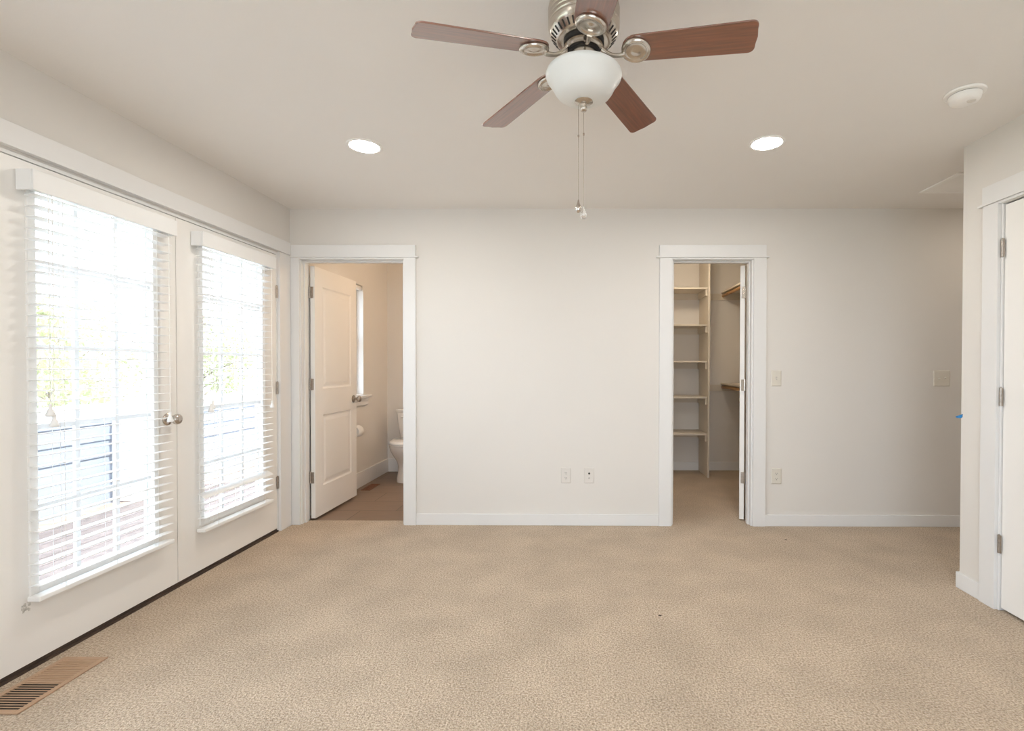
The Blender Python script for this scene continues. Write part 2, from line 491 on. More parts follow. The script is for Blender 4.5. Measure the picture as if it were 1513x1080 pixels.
# right door trim
b = MB()
RC = .018
b.box(XR - RC, XR, RO[1] - .004, 2.636, 0, 2.062); b.box(XR - RC, XR, 1.665, RO[0] + .004, 0, 2.062)
b.box(XR - RC, XR, RO[0] + .004, RO[1] - .004, 2.050, 2.062)
b.box(XR - RC - .010, XR, 1.640, 2.660, 2.062, 2.073); b.box(XR - RC - .004, XR, 1.665, 2.636, 2.073, 2.160)
b.box(XR, XR + T, RO[1] - .014, RO[1], 0, RO[2]); b.box(XR, XR + T, RO[0], RO[0] + .014, 0, RO[2]); b.box(XR, XR + T, RO[0] + .014, RO[1] - .014, 2.048, RO[2])
struct('trim_5', b, TRIM, 'white casing and header board around the right hand door', 'door trim', bevel=.0015)

# ------------------------------------------------------------------ knobs and hinges


def knob(parent, M, name='knob', m=CHROME, local=True):
    """ball knob on a rosette, pointing along +Z of M"""
    b = MB()
    b.lathe([(0, 0), (.033, 0), (.034, .004), (.028, .008), (.012, .010), (.011, .030), (.018, .036), (.026, .044), (.0285, .054), (.026, .064), (.016, .071), (0, .073)], seg=32, M=M)
    return obj(name, b, m, parent, smooth=50, local=True)


def hinge_mb(b, M, leaf=.03, leaf2=0):
    """butt hinge 90 mm tall: knuckle along Z at the origin, leaves along +-X of M"""
    for k in range(5): b.lathe([(0, -.045 + k * .018), (.0065, -.045 + k * .018), (.0065, -.0285 + k * .018), (0, -.0285 + k * .018)], seg=12, M=M)
    b.lathe([(0, .045), (.0045, .045), (.0045, .049), (0, .051)], seg=12, M=M)
    if leaf: b.box(0, leaf, -.0012, .0012, -.045, .045, M=M)
    if leaf2: b.box(-leaf2, 0, -.0012, .0012, -.045, .045, M=M)
    return b


def panel_slab(wd, z0, z1, th, panels):
    """moulded panel door: local x along the width, y thickness 0..th"""
    b = MB(); bm = b.bm
    xs = sorted({0, wd, *[p[0] for p in panels], *[p[1] for p in panels]})
    zs = sorted({z0, z1, *[p[2] for p in panels], *[p[3] for p in panels]})
    for side in (0, 1):
        y = th * side; d = 1 if side == 0 else -1
        for i in range(len(xs) - 1):
            for j in range(len(zs) - 1):
                a, c, e, g = xs[i], xs[i + 1], zs[j], zs[j + 1]
                hit = [p for p in panels if p[0] <= a and c <= p[1] and p[2] <= e and g <= p[3]]
                if not hit:
                    bm.faces.new([bm.verts.new(q) for q in ((a, y, e), (c, y, e), (c, y, g), (a, y, g))])
                else:
                    prof = [(0, 0), (.010, .006), (.016, .007), (.024, .007), (.050, .002)]
                    rings = [[bm.verts.new(q) for q in ((a + k, y + d * h, e + k), (c - k, y + d * h, e + k), (c - k, y + d * h, g - k), (a + k, y + d * h, g - k))] for k, h in prof]
                    for r, t in zip(rings, rings[1:]):
                        for q in range(4): bm.faces.new((r[q], r[(q + 1) % 4], t[(q + 1) % 4], t[q]))
                    bm.faces.new(rings[-1])
    for q in (((0, 0, z0), (0, th, z0), (0, th, z1), (0, 0, z1)), ((wd, 0, z0), (wd, th, z0), (wd, th, z1), (wd, 0, z1)),
              ((0, 0, z0), (wd, 0, z0), (wd, th, z0), (0, th, z0)), ((0, 0, z1), (wd, 0, z1), (wd, th, z1), (0, th, z1))):
        bm.faces.new([bm.verts.new(p) for p in q])
    bmesh.ops.remove_doubles(bm, verts=bm.verts, dist=1e-5)
    return b


RX90 = Matrix.Rotation(PI / 2, 4, 'X')
# bathroom door, open into the bathroom
d3 = thing('door_3', 'open white two-panel door swung into the bathroom, warmly lit', 'door', (-2.062, YB2 - .004, 0), math.radians(88.8), kind='structure')
BW = .722
obj('slab', panel_slab(BW, .012, 2.022, .035, [(.118, BW - .105, .25, .83), (.118, BW - .105, 1.045, 1.875)]), DOORW, d3, local=True, bevel=.0012)
knob(d3, Matrix.Translation((BW - .062, 0, .925)) @ RX90, 'knob', HINGE)
knob(d3, Matrix.Translation((BW - .062, .035, .925)) @ Matrix.Rotation(-PI / 2, 4, 'X'), 'knob', HINGE)
for z in (1.813, 1.082, .337):
    b = MB(); hinge_mb(b, Matrix.Translation((-.003, .0395, z)) @ Matrix.Rotation(-PI / 2, 4, 'Z'), leaf=.030, leaf2=0)
    obj('hinge', b, HINGE, d3, local=True, smooth=40)
# closet door, swung right round into the closet
d4 = thing('door_4', 'white door of the closet swung inward so only its hinged edge shows', 'door', (1.352, YB2 + .006, 0), math.radians(65), kind='structure')
obj('slab', panel_slab(.585, .012, 2.030, .035, [(.10, .485, .25, .83), (.10, .485, 1.045, 1.875)]), DOORW, d4, local=True, bevel=.0012)
knob(d4, Matrix.Translation((.525, 0, .925)) @ RX90); knob(d4, Matrix.Translation((.525, .035, .925)) @ Matrix.Rotation(-PI / 2, 4, 'X'))
for z in (1.816, 1.082, .345):
    b = MB(); hinge_mb(b, Matrix.Translation((-.0045, -.003, z)) @ Matrix.Rotation(PI / 2, 4, 'Z'), leaf=.026)
    obj('hinge', b, HINGE if z < 1 else CHROME, d4, local=True, smooth=40)
# right hand door, closed
d5 = thing('door_5', 'closed flat white door in the right wall, hinges on its left edge', 'door', (XR + .008, 1.775, 0), 0, kind='structure')
b = MB(); b.box(XR + .008, XR + .043, 1.776, 2.528, .014, 2.041)
obj('slab', b, DOORW, d5, bevel=.002)
for z in (1.826, 1.079, .336):
    b = MB(); hinge_mb(b, Matrix.Translation((XR - .001, 2.532, z)) @ Matrix.Rotation(PI / 2, 4, 'Z'), leaf=.010, leaf2=.012)
    obj('hinge', b, HINGE, d5, smooth=40)
b = MB(); knob_M = Matrix.Translation((0, 1.835 - 1.775, .925)) @ Matrix.Rotation(-PI / 2, 4, 'Y')
knob(d5, knob_M)

# ------------------------------------------------------------------ French doors
GZ0, GZ1 = .315, 1.965
XD0 = XL - .044


def french(name, y0, y1, g0, g1, label, hinge_side, knob_y, kn=2):
    root = thing(name, label, 'door', (XD0, y0, 0), kind='structure')
    b = MB()
    b.box(XD0, XL - .002, y0, g0, .026, 2.046); b.box(XD0, XL - .002, g1, y1, .026, 2.046)
    b.box(XD0, XL - .002, g0, g1, .026, GZ0); b.box(XD0, XL - .002, g0, g1, GZ1, 2.046)
    obj('slab', b, DOORW, root)
    b = MB()   # raised glazing frame
    f0, f1 = .026, .008
    for xa, xb in ((XL - .012, XL + .006), (XD0 - .008, XD0 + .010)):
        b.box(xa, xb, g0 - f0, g0 + f1, GZ0 - f0, GZ1 + f0); b.box(xa, xb, g1 - f1, g1 + f0, GZ0 - f0, GZ1 + f0)
        b.box(xa, xb, g0 + f1, g1 - f1, GZ0 - f0, GZ0 + f1); b.box(xa, xb, g0 + f1, g1 - f1, GZ1 - f1, GZ1 + f0)
    obj('glazing_frame', b, DOORW, root, bevel=.003)
    b = MB()   # muntin grid
    xa, xb = XL - .030, XL - .016
    for k in (1, 2):
        y = g0 + (g1 - g0) * k / 3; b.box(xa, xb, y - .010, y + .010, GZ0, GZ1)
    for k in (1, 2, 3, 4):
        z = GZ0 + (GZ1 - GZ0) * k / 5; b.box(xa + .0012, xb - .0012, g0, g1, z - .010, z + .010)
    obj('muntin_grid', b, EXTW, root)
    b = MB(); b.box(XL - .025, XL - .021, g0, g1, GZ0, GZ1)
    obj('glass_pane', b, GLASS, root)
    b = MB(); b.box(XD0 + .004, XL - .006, y0 + .002, y1 - .002, .0245, .0262)
    if knob_y: knob(root, Matrix.Translation((XL - .002 - XD0, knob_y - y0, .94)) @ Matrix.Rotation(PI / 2, 4, 'Y'))
    if hinge_side:
        for z in (1.775, 1.065, .365):
            b = MB(); hinge_mb(b, Matrix.Translation((XL + .003, y1 + .002, z)) @ Matrix.Rotation(PI / 2, 4, 'Z'), leaf=.012, leaf2=.014)
            obj('hinge', b, HINGE, root, smooth=40)
    return root


d1 = french('door_1', DY0, DYM - .002, 2.022, 2.602, 'near white French door with glass behind a blind, left of the meeting line', False, 2.690)
d2 = french('door_2', DYM + .002, DY1, 2.940, 3.516, 'far white French door with glass behind a blind, hinged by the bathroom', True, None)
rnd = random.Random(4)
for (yy, zz, sy, sz, n) in ((1.985, .262, .030, .042, 16), (2.57, .268, .06, .016, 9)):
    b = MB()
    for k in range(n):
        y, z = yy + rnd.uniform(-.5, .5) * sy, zz + rnd.uniform(-.5, .5) * sz
        a, c = rnd.uniform(.002, .005), rnd.uniform(.002, .006)
        b.box(XL - .0022, XL - .0013 + k * .00003, y - a, y + a, z - c, z + c)
    o = obj('scuff_mark', b, SCUFF, d1); o['label'] = 'grey adhesive residue scuff'
# astragal strip between the doors
b = MB(); b.box(XD0 - .012, XD0 - .001, DYM - .022, DYM + .022, .026, 2.046)
obj('astragal', b, DOORW, d2)

# ------------------------------------------------------------------ window blinds
SLAT_D = .050


def blind(y0, y1, label, zt, zb, sag, lifts):
    """faux wood blind from y0 to y1, valance top zt, bottom rail bottom zb"""
    root = thing('window_blind', label, 'window blind', (XL, (y0 + y1) / 2, zt), group='white slat blinds on the French doors')
    vb = zt - .082
    b = MB(); fx = XL + .072
    b.box(fx - .009, fx, y0, y1, vb, zt); b.box(XL + .001, fx - .009, y0, y0 + .009, vb, zt); b.box(XL + .001, fx - .009, y1 - .009, y1, vb, zt)
    obj('valance', b, BLIND, root, bevel=.0025)
    b = MB(); b.box(XL + .008, XL + .056, y0 + .022, y1 - .022, vb + .012, vb + .056)
    obj('headrail', b, BLIND, root)
    s0, s1 = y0 + .022, y1 - .024
    xc = XL + .036
    b = MB(); pitch = .0435; z = vb - .012; k = 0
    last = zb + .05
    zs = []
    while z > last: zs.append(z); z -= pitch
    for k, z in enumerate(zs):
        tilt = math.radians(4)
        if sag and k == len(zs) - 4: tilt = math.radians(-32)
        hw, N = SLAT_D / 2, 4
        top, bot = [], []
        for i in range(N + 1):
            u = -1 + 2 * i / N
            x = u * hw; zz = .0022 * (1 - u * u)
            xr, zr = x * math.cos(tilt) - zz * math.sin(tilt), x * math.sin(tilt) + zz * math.cos(tilt)
            top.append((xc + xr, z + zr + .0013)); bot.append((xc + xr, z + zr - .0013))
        out = top + bot[::-1]
        b.loft([[(x, s0, q) for x, q in out], [(x, s1, q) for x, q in out]])
    obj('slats', b, BLIND, root)
    b = MB(); b.box(XL + .010, XL + .062, s0 - .004, s1 + .004, zb, zb + .020)
    rail = obj('bottom_rail', b, BLIND, root, bevel=.004)
    for y in (s0 + .006, s1 - .006):
        b = MB(); b.box(XL + .030, XL + .042, y - .004, y + .004, zb - .0015, zb + .0005)
        obj('rail_plug', b, GREY, rail)
    for y in (s0 + .10, (s0 + s1) / 2, s1 - .10):
        b = MB()
        for dx in (-.0265, .0265): b.tube([(xc + dx, y, vb + .02), (xc + dx, y, zb + .015)], .0009, 5)
        b.tube([(xc, y + .008, vb + .02), (xc, y + .008, zb + .015)], .0009, 5)
        obj('ladder_cord', b, CORD, root)
    # lift cord pair with two tassels near the left end, tilt cord pair with tassels at the right end
    za, zb_ = lifts
    for (y, dz, nm) in ((s0 + .038, za, 'lift_cord'), (s0 + .053, zb_, 'lift_cord'), (s1 - .036, .934, 'tilt_cord')):
        x = XL + .068 + (.006 if nm == 'tilt_cord' else 0)
        b = MB(); b.tube([(XL + .060, y, vb + .012), (x, y, vb - .01), (x, y, dz + .03)], .0013, 6)
        c = obj(nm, b, CORD, root)
        b = MB(); b.lathe([(0, .052), (.0055, .050), (.0060, .034), (.0085, .026), (.0145, .010), (.0150, .004), (.012, 0), (0, 0)], origin=(x, y, dz), seg=16)
        obj('tassel', b, BLIND, c, smooth=50)
    return root


blind(1.960, 2.676, 'near white slat blind covering the glass of the left French door', 2.003, .283, False, (1.022, .978))
blind(2.860, 3.566, 'far white slat blind covering the glass of the right French door', 2.000, .262, True, (.957, .975))

# ------------------------------------------------------------------ bathroom window
w1 = thing('window_1', 'narrow bright white window beside the open bathroom door', 'window', (XL - .08, WY0, WZ0), kind='structure')
b = MB(); xa, xb = XL - .12, XL - .07
b.box(xa, xb, WY0, WY0 + .04, WZ0, WZ1); b.box(xa, xb, WY1 - .03, WY1, WZ0, WZ1); b.box(xa, xb, WY0 + .04, WY1 - .03, WZ0, WZ0 + .04); b.box(xa, xb, WY0 + .04, WY1 - .03, WZ1 - .04, WZ1)
b.box(xa, xb, WY0 + .04, WY1 - .03, 1.48, 1.52)
obj('window_frame', b, TRIM, w1, bevel=.002)
b = MB(); b.box(XL - .098, XL - .093, WY0 + .04, WY1 - .03, WZ0 + .04, WZ1 - .04); obj('glass_pane', b, GLASS, w1)
b = MB(); b.box(XL, XL + .045, WY0 - .12, WY1 + .12, WZ0 - .030, WZ0 - .004); b.box(XL, XL + .016, WY0 - .09, WY1 + .09, WZ0 - .105, WZ0 - .030)
b.box(XL - .07, XL, WY0, WY1, WZ0 - .004, WZ0 + .006)
obj('window_sill', b, TRIM, w1, bevel=.002)
bb = thing('roller_shade', 'rolled up shade at the top of the bathroom window', 'window shade', (XL - .03, WY0, WZ1), 0)
b = MB(); b.lathe([(0, WY0 + .01), (.024, WY0 + .01), (.024, WY1 - .012), (0, WY1 - .012)], origin=(XL - .032, 0, WZ1 - .026), axis='Y', seg=20)
obj('roller', b, PLASTIC, bb, smooth=40)
for y in (WY0 + .004, WY1 - .008):
    b = MB(); b.box(XL - .058, XL - .006, y - .003, y + .003, WZ1 - .052, WZ1); obj('bracket', b, GREY, bb)

# ------------------------------------------------------------------ added windows, out of view, bringing in daylight
w2 = thing('added_window_2', 'unseen wide window added behind the photographer for daylight', 'window', ((RW[0] + RW[1]) / 2, YREAR - .08, RW[2]), kind='structure')
b = MB(); ya, yb = YREAR - .11, YREAR - .05
b.box(RW[0], RW[0] + .05, ya, yb, RW[2], RW[3]); b.box(RW[1] - .05, RW[1], ya, yb, RW[2], RW[3])
b.box(RW[0] + .05, RW[1] - .05, ya, yb, RW[2], RW[2] + .05); b.box(RW[0] + .05, RW[1] - .05, ya, yb, RW[3] - .05, RW[3])
for k in (1, 2):
    x = RW[0] + (RW[1] - RW[0]) * k / 3; b.box(x - .03, x + .03, ya, yb, RW[2] + .05, RW[3] - .05)
obj('window_frame', b, TRIM, w2)
b = MB(); b.box(RW[0] + .05, RW[1] - .05, YREAR - .082, YREAR - .078, RW[2] + .05, RW[3] - .05); obj('glass_pane', b, GLASS, w2)

w3 = thing('added_window_3', 'unseen window added in the left wall for side daylight', 'window', (XL - .08, LW[0], LW[2]), kind='structure')
b = MB(); xa, xb = XL - .11, XL - .05
b.box(xa, xb, LW[0], LW[0] + .05, LW[2], LW[3]); b.box(xa, xb, LW[1] - .05, LW[1], LW[2], LW[3])
b.box(xa, xb, LW[0] + .05, LW[1] - .05, LW[2], LW[2] + .05); b.box(xa, xb, LW[0] + .05, LW[1] - .05, LW[3] - .05, LW[3])
b.box(xa, xb, .57, .63, LW[2] + .05, LW[3] - .05)
obj('window_frame', b, TRIM, w3)
b = MB(); b.box(XL - .082, XL - .078, LW[0] + .05, LW[1] - .05, LW[2] + .05, LW[3] - .05); obj('glass_pane', b, GLASS, w3)

# ------------------------------------------------------------------ ceiling fan
FX, FY = .030, 1.6437
fan = thing('ceiling_fan', 'brushed nickel ceiling fan with five reddish wood blades and a frosted bowl light', 'ceiling fan', (FX, FY, H))
b = MB()
prof = [(0, 2.4395), (.085, 2.4395), (.088, 2.432), (.094, 2.424), (.107, 2.412), (.114, 2.398)]
for z in (2.384, 2.369, 2.354, 2.339):
    prof += [(.1165 - .0022 * (.5 - .5 * math.cos(2 * PI * q / 10)), z - .013 * q / 10) for q in range(10)]
prof += [(.1150, 2.322), (.112, 2.312), (.109, 2.307), (.088, 2.286), (.083, 2.283), (.072, 2.283), (0, 2.283)]
b.lathe(prof, origin=(FX, FY, 0), seg=64)
mh = obj('motor_housing', b, NICKEL, fan, smooth=35)
b = MB()
for k in range(36):
    a = 2 * PI * k / 36
    M = Matrix.Translation((FX, FY, 0)) @ Matrix.Rotation(a, 4, 'Z') @ Matrix.Translation((.0985, 0, 2.2965)) @ Matrix.Rotation(math.radians(-45), 4, 'Y')
    b.box(-.0105, .0105, -.0027, .0027, -.0012, .0015, M=M)
obj('vent_slots', b, DARK, mh)
b = MB(); b.lathe([(0, 2.283), (.066, 2.283), (.066, 2.274), (.060, 2.272), (0, 2.272)], origin=(FX, FY, 0), seg=48); obj('flywheel', b, DARK, fan, smooth=40)
b = MB(); b.lathe([(0, 2.272), (.061, 2.272), (.064, 2.268), (.064, 2.256), (.060, 2.252), (0, 2.252)], origin=(FX, FY, 0), seg=48); obj('hub', b, NICKEL, fan, smooth=40)
b = MB(); b.lathe([(0, 2.2525), (.053, 2.2525), (.053, 2.2480), (0, 2.2480)], origin=(FX, FY, 0), seg=48); obj('hub_recess', b, DARK, fan)
b = MB(); b.lathe([(0, 2.252), (.044, 2.252), (.044, 2.205), (.050, 2.198), (.052, 2.190), (.050, 2.183), (0, 2.183)], origin=(FX, FY, 0), seg=48); obj('switch_housing', b, NICKEL, fan, smooth=40)
b = MB()
bp = [(.048, 2.2010), (.100, 2.2025), (.114, 2.2010), (.1215, 2.1960), (.1245, 2.1880), (.1220, 2.1800), (.1155, 2.1710), (.108, 2.1610), (.1015, 2.1500), (.096, 2.1390), (.0875, 2.1275), (.072, 2.1170), (.048, 2.1090), (.028, 2.1055), (.008, 2.1045)]
inner = [(max(r - .004, .004), z + .0035) for r, z in bp[::-1]]
b.lathe(bp + inner[:-1] + [(.048, 2.2010)], origin=(FX, FY, -.013), seg=64)
obj('light_bowl', b, BOWL, fan, smooth=60)
b = MB(); b.lathe([(0, 2.1075), (.029, 2.1065), (.030, 2.1040), (.020, 2.0985), (.009, 2.0960), (.008, 2.090), (.0115, 2.0850), (.0120, 2.0800), (.0085, 2.0745), (0, 2.0730)], origin=(FX, FY, -.013), seg=32); obj('finial', b, NICKEL, fan, smooth=50)
for (dx, dy, z1, nm, cm) in ((-.017, .008, 1.775, 'pull_chain', CRYSTAL), (.000, -.004, 1.750, 'pull_chain', CRYSTAL)):
    b = MB(); x, y = FX + dx, FY + dy
    b.tube([(x, y, 2.088), (x, y, z1)], .0010, 6)
    for zc in (1.985,): b.lathe([(0, zc - .005), (.003, zc - .003), (.003, zc + .003), (0, zc + .005)], origin=(x, y, 0), seg=10)
    pc = obj(nm, b, NICKEL, fan)
    b = MB(); b.lathe([(0, z1 + .004), (.0022, z1), (.004, z1 - .008), (.0085, z1 - .020), (.0105, z1 - .028), (.0085, z1 - .036), (.004, z1 - .0405), (0, z1 - .0415)], origin=(x, y, 0), seg=20)
    obj('crystal_fob' if dx == 0 else 'metal_fob', b, CRYSTAL if dx == 0 else CHROME, pc, smooth=50)
# blades: angle measured from "toward the camera"; the whole rotor leans a little
PH, PITCH, TX, TY, ZB = .1136, -.2222, .0499, .0201, 2.207
lean = Matrix.Translation((FX, FY, ZB)) @ Matrix(((1, 0, 0, 0), (0, 1, 0, 0), (TX, TY, 1, 0), (0, 0, 0, 1))) if False else \
    Matrix.Translation((FX, FY, ZB)) @ Matrix.Rotation(math.atan(TY), 4, 'X') @ Matrix.Rotation(-math.atan(TX), 4, 'Y')


def blade_outline():
    R0, R1, w0, w1 = .124, .535, .052, .060
    pts = []
    for k in range(13):                              # rounded root
        a = PI / 2 + PI * k / 12
        pts.append((R0 + .046 + .046 * math.cos(a), w0 * math.sin(a)))
    rc = .020
    for k in range(7):
        a = -PI / 2 + PI / 2 * k / 6
        pts.append((R1 - rc + rc * math.cos(a) - .000, -w1 + rc + rc * math.sin(a)))
    for t in (-.5, 0, .5): pts.append((R1 + .004 * (1 - t * t * 4) * .8, t * (w1 - rc) * 1.4))
    for k in range(7):
        a = PI / 2 * k / 6
        pts.append((R1 - rc + rc * math.cos(a), w1 - rc + rc * math.sin(a)))
    return pts


for k in range(5):
    a = PH + math.radians(72) * k
    rotz = Matrix.Rotation(-PI / 2 + a, 4, 'Z')      # local +x -> radial direction
    droop = Matrix.Translation((.534, 0, 0)) @ Matrix.Rotation(math.radians(4.2), 4, 'Y') @ Matrix.Translation((-.534, 0, 0))
    root = lean @ rotz @ droop @ Matrix.Rotation(PITCH, 4, 'X')
    b = MB(); b.prism(blade_outline(), 0, .0055)
    bl = bpy.data.objects.new('blade', b.mesh('blade', WOOD)); C.objects.link(bl); bl.parent = fan
    bl.matrix_local = Matrix.Translation((-FX, -FY, -H)) @ root
    md = bl.modifiers.new('bevel', 'BEVEL'); md.width = .0016; md.segments = 2; md.limit_method = 'ANGLE'
    # blade iron: curved arm plus round medallion under the blade root
    b = MB()
    b.lathe([(0, -.0005), (.0455, -.0005), (.0475, -.004), (.046, -.010), (.041, -.0135), (.036, -.0125), (.033, -.009), (.031, -.0075), (.014, -.0085), (.008, -.0115), (0, -.012)], origin=(.170, 0, 0), seg=40, M=root)
    flat = lean @ rotz
    pts = []
    for t in range(11):
        s = t / 10
        r = .056 + (.134 - .056) * s
        z = .056 - .040 * (s ** .6) - .010 * math.sin(PI * s)
        pts.append((r, 0, z))
    b.tube(pts, [.0085 - .002 * math.sin(PI * t / 10) for t in range(11)], 12, M=flat)
    obj('blade_iron', b, NICKEL, fan, smooth=45)

# ------------------------------------------------------------------ recessed lights


HALL_FILL = emit('hall_fill_lens', (1, .88, .74), 19)  # lens of the fill light added in the hall recess


def downlight(x, y, label, m=LED):
    r = thing('recessed_light', label, 'recessed light', (x, y, H), group='lit recessed ceiling lights')
    b = MB(); b.lathe([(.094, 2.4395), (.095, 2.4370), (.092, 2.4345), (.080, 2.4335), (.0775, 2.4350), (.0765, 2.4395), (.094, 2.4395)], origin=(x, y, 0), seg=48)
    obj('trim_ring', b, PLASTIC, r, smooth=40)
    b = MB(); b.lathe([(0, 2.4385), (.0765, 2.4385), (.0765, 2.4365), (0, 2.4362)], origin=(x, y, 0), seg=48)
    obj('lens', b, m, r)


downlight(-1.155, 2.762, 'lit recessed ceiling light left of the fan, above the French doors side')
downlight(1.041, 2.730, 'lit recessed ceiling light right of the fan, toward the closet doorway')
downlight(-1.155, .35, 'added, unseen recessed ceiling light above the near left of the room')  # this and the next are added out of view to brighten the room
downlight(1.041, .35, 'added, unseen recessed ceiling light above the near right of the room')
downlight(3.10, 3.30, 'added, unseen recessed ceiling light deep in the recess behind the right corner', HALL_FILL)  # fill added around the corner to lift the dark recess

# ------------------------------------------------------------------ smoke detector
sx_, sy_ = 1.722, 2.235
sd = thing('smoke_detector', 'round white smoke detector on the ceiling near the right wall', 'smoke detector', (sx_, sy_, H))
b = MB(); b.lathe([(0, 2.4395), (.076, 2.4395), (.078, 2.436), (.076, 2.430), (.066, 2.4285), (0, 2.4285)], origin=(sx_, sy_, 0), seg=48); obj('base', b, PLASTIC, sd, smooth=40)
b = MB(); b.lathe([(0, 2.4285), (.0575, 2.4285), (.0575, 2.4255), (0, 2.4255)], origin=(sx_, sy_, 0), seg=48); obj('vent_gap', b, DARK, sd)
b = MB(); b.lathe([(0, 2.4255), (.0615, 2.4255), (.0625, 2.421), (.060, 2.408), (.054, 2.3985), (.044, 2.3945), (0, 2.3935)], origin=(sx_, sy_, 0), seg=48); obj('cover', b, PLASTIC, sd, smooth=40)
b = MB(); b.lathe([(0, 2.3945), (.0165, 2.3940), (.0155, 2.3915), (0, 2.3905)], origin=(sx_ + .014, sy_ - .020, 0), seg=28); obj('test_button', b, PLATEW, sd, smooth=40)

# ------------------------------------------------------------------ ceiling return grille
gx0, gx1, gy0, gy1 = 2.385, 2.95, 3.14, 3.497
gr = thing('ceiling_vent', 'flat white ceiling air grille in the recess behind the right corner', 'air vent', ((gx0 + gx1) / 2, (gy0 + gy1) / 2, H))
b = MB(); fz0, fz1 = 2.430, 2.4395
b.box(gx0, gx0 + .03, gy0, gy1, fz0, fz1); b.box(gx1 - .03, gx1, gy0, gy1, fz0, fz1); b.box(gx0 + .03, gx1 - .03, gy0, gy0 + .03, fz0, fz1); b.box(gx0 + .03, gx1 - .03, gy1 - .03, gy1, fz0, fz1)
obj('frame', b, PLASTIC, gr, bevel=.002)
b = MB()
n = 26
for k in range(n):
    y = gy0 + .034 + (gy1 - gy0 - .068) * k / (n - 1)
    b.box(-.275 + .03, .275 - .03, -.0058, .0058, -.0006, .0006, M=Matrix.Translation(((gx0 + gx1) / 2, y, 2.4345)) @ Matrix.Rotation(math.radians(-20), 4, 'X'))
obj('louvers', b, PLASTIC, gr)
b = MB(); b.box(gx0 + .03, gx1 - .03, gy0 + .03, gy1 - .03, 2.4388, 2.4394); obj('backing', b, PLATE, gr)

# ------------------------------------------------------------------ floor register by the French doors
rx0, rx1, ry0, ry1 = -2.140, -1.955, 1.735, 2.078
rg = thing('floor_register', 'tan metal floor register in the carpet by the French doors', 'floor vent', ((rx0 + rx1) / 2, (ry0 + ry1) / 2, 0))
b = MB(); z0, z1 = .0005, .0065; fr = .020; ym = 1.912
b.box(rx0, rx0 + fr, ry0, ry1, z0, z1); b.box(rx1 - fr, rx1, ry0, ry1, z0, z1)
b.box(rx0 + fr, rx1 - fr, ry0, ry0 + fr, z0, z1); b.box(rx0 + fr, rx1 - fr, ry1 - fr, ry1, z0, z1); b.box(rx0 + fr, rx1 - fr, ym - .006, ym + .006, z0, z1)
obj('frame', b, TAN, rg, bevel=.002)
b = MB(); b.box(rx0 + fr, rx1 - fr, ry0 + fr, ym - .006, .0003, .0008); obj('duct_opening', b, DARK, rg)
b = MB()
for k in range(11):
    y = ry0 + fr + .004 + (ym - .010 - ry0 - fr) * (k + .5) / 11
    b.box(rx0 + fr, rx1 - fr, y - .0024, y + .0024, .0050, .0063)
o = obj('open_louvers', b, TAN, rg); o['label'] = 'open louvers over the dark duct'
b = MB()
for k in range(12):
    y = ym + .006 + (ry1 - fr - ym - .006) * (k + .5) / 12
    b.box(rx0 + fr, rx1 - fr, y - .0042, y + .0042, .0040, .0058)
c_ = b; b = MB(); b.box(rx0 + fr, rx1 - fr, ym + .006, ry1 - fr, .0003, .0030); obj('damper', b, TAND, rg); b = c_
o = obj('closed_louvers', b, TAN, rg); o['label'] = 'closed tan louvers'

# ------------------------------------------------------------------ wall plates


def plate(name, label, cat, xc, zc, wd=.076, ht=.120, m=PLATEW, group=None):
    t = thing(name, label, cat, (xc, YB, zc), group=group)
    b = MB(); y0, y1 = YB - .006, YB - .0003
    b.loft([[(xc - wd / 2, y1, zc - ht / 2), (xc + wd / 2, y1, zc - ht / 2), (xc + wd / 2, y1, zc + ht / 2), (xc - wd / 2, y1, zc + ht / 2)],
            [(xc - wd / 2, y0 + .003, zc - ht / 2), (xc + wd / 2, y0 + .003, zc - ht / 2), (xc + wd / 2, y0 + .003, zc + ht / 2), (xc - wd / 2, y0 + .003, zc + ht / 2)],
            [(xc - wd / 2 + .005, y0, zc - ht / 2 + .005), (xc + wd / 2 - .005, y0, zc - ht / 2 + .005), (xc + wd / 2 - .005, y0, zc + ht / 2 - .005), (xc - wd / 2 + .005, y0, zc + ht / 2 - .005)]])
    obj('cover_plate', b, m, t)
    return t


def outlet(label, xc, zc, m=PLATEW):
    t = plate('wall_outlet', label, 'outlet', xc, zc, m=m, group='duplex wall outlets on the back wall')
    for dz in (.0195, -.0195):
        b = MB(); out = []
        for k in range(24):
            a = 2 * PI * k / 24; x = max(-.0135, min(.0135, .0170 * math.cos(a))); out.append((x, .0140 * math.sin(a)))
        M = Matrix.Translation((xc, YB - .006, zc + dz)) @ Matrix.Rotation(PI / 2, 4, 'X')
        b.prism(out, -.001, .0022, M=M)
        r = obj('receptacle', b, m, t)
        b = MB(); ya, yb = YB - .0087, YB - .0078
        b.box(xc - .0075, xc - .0052, ya, yb, zc + dz - .001, zc + dz + .0075); b.box(xc + .0052, xc + .0075, ya, yb, zc + dz - .001, zc + dz + .0065)
        b.lathe([(0, 0), (.0029, 0), (.0029, .0009), (0, .0009)], origin=(xc, ya, zc + dz - .0072), axis='Y', seg=12)
        obj('slots', b, DARK, r)
    b = MB(); b.lathe([(0, YB - .0075), (.003, YB - .0072), (.0033, YB - .0058), (0, YB - .0058)], origin=(xc, 0, zc), axis='Y', seg=12); obj('screw', b, m, t)
    return t


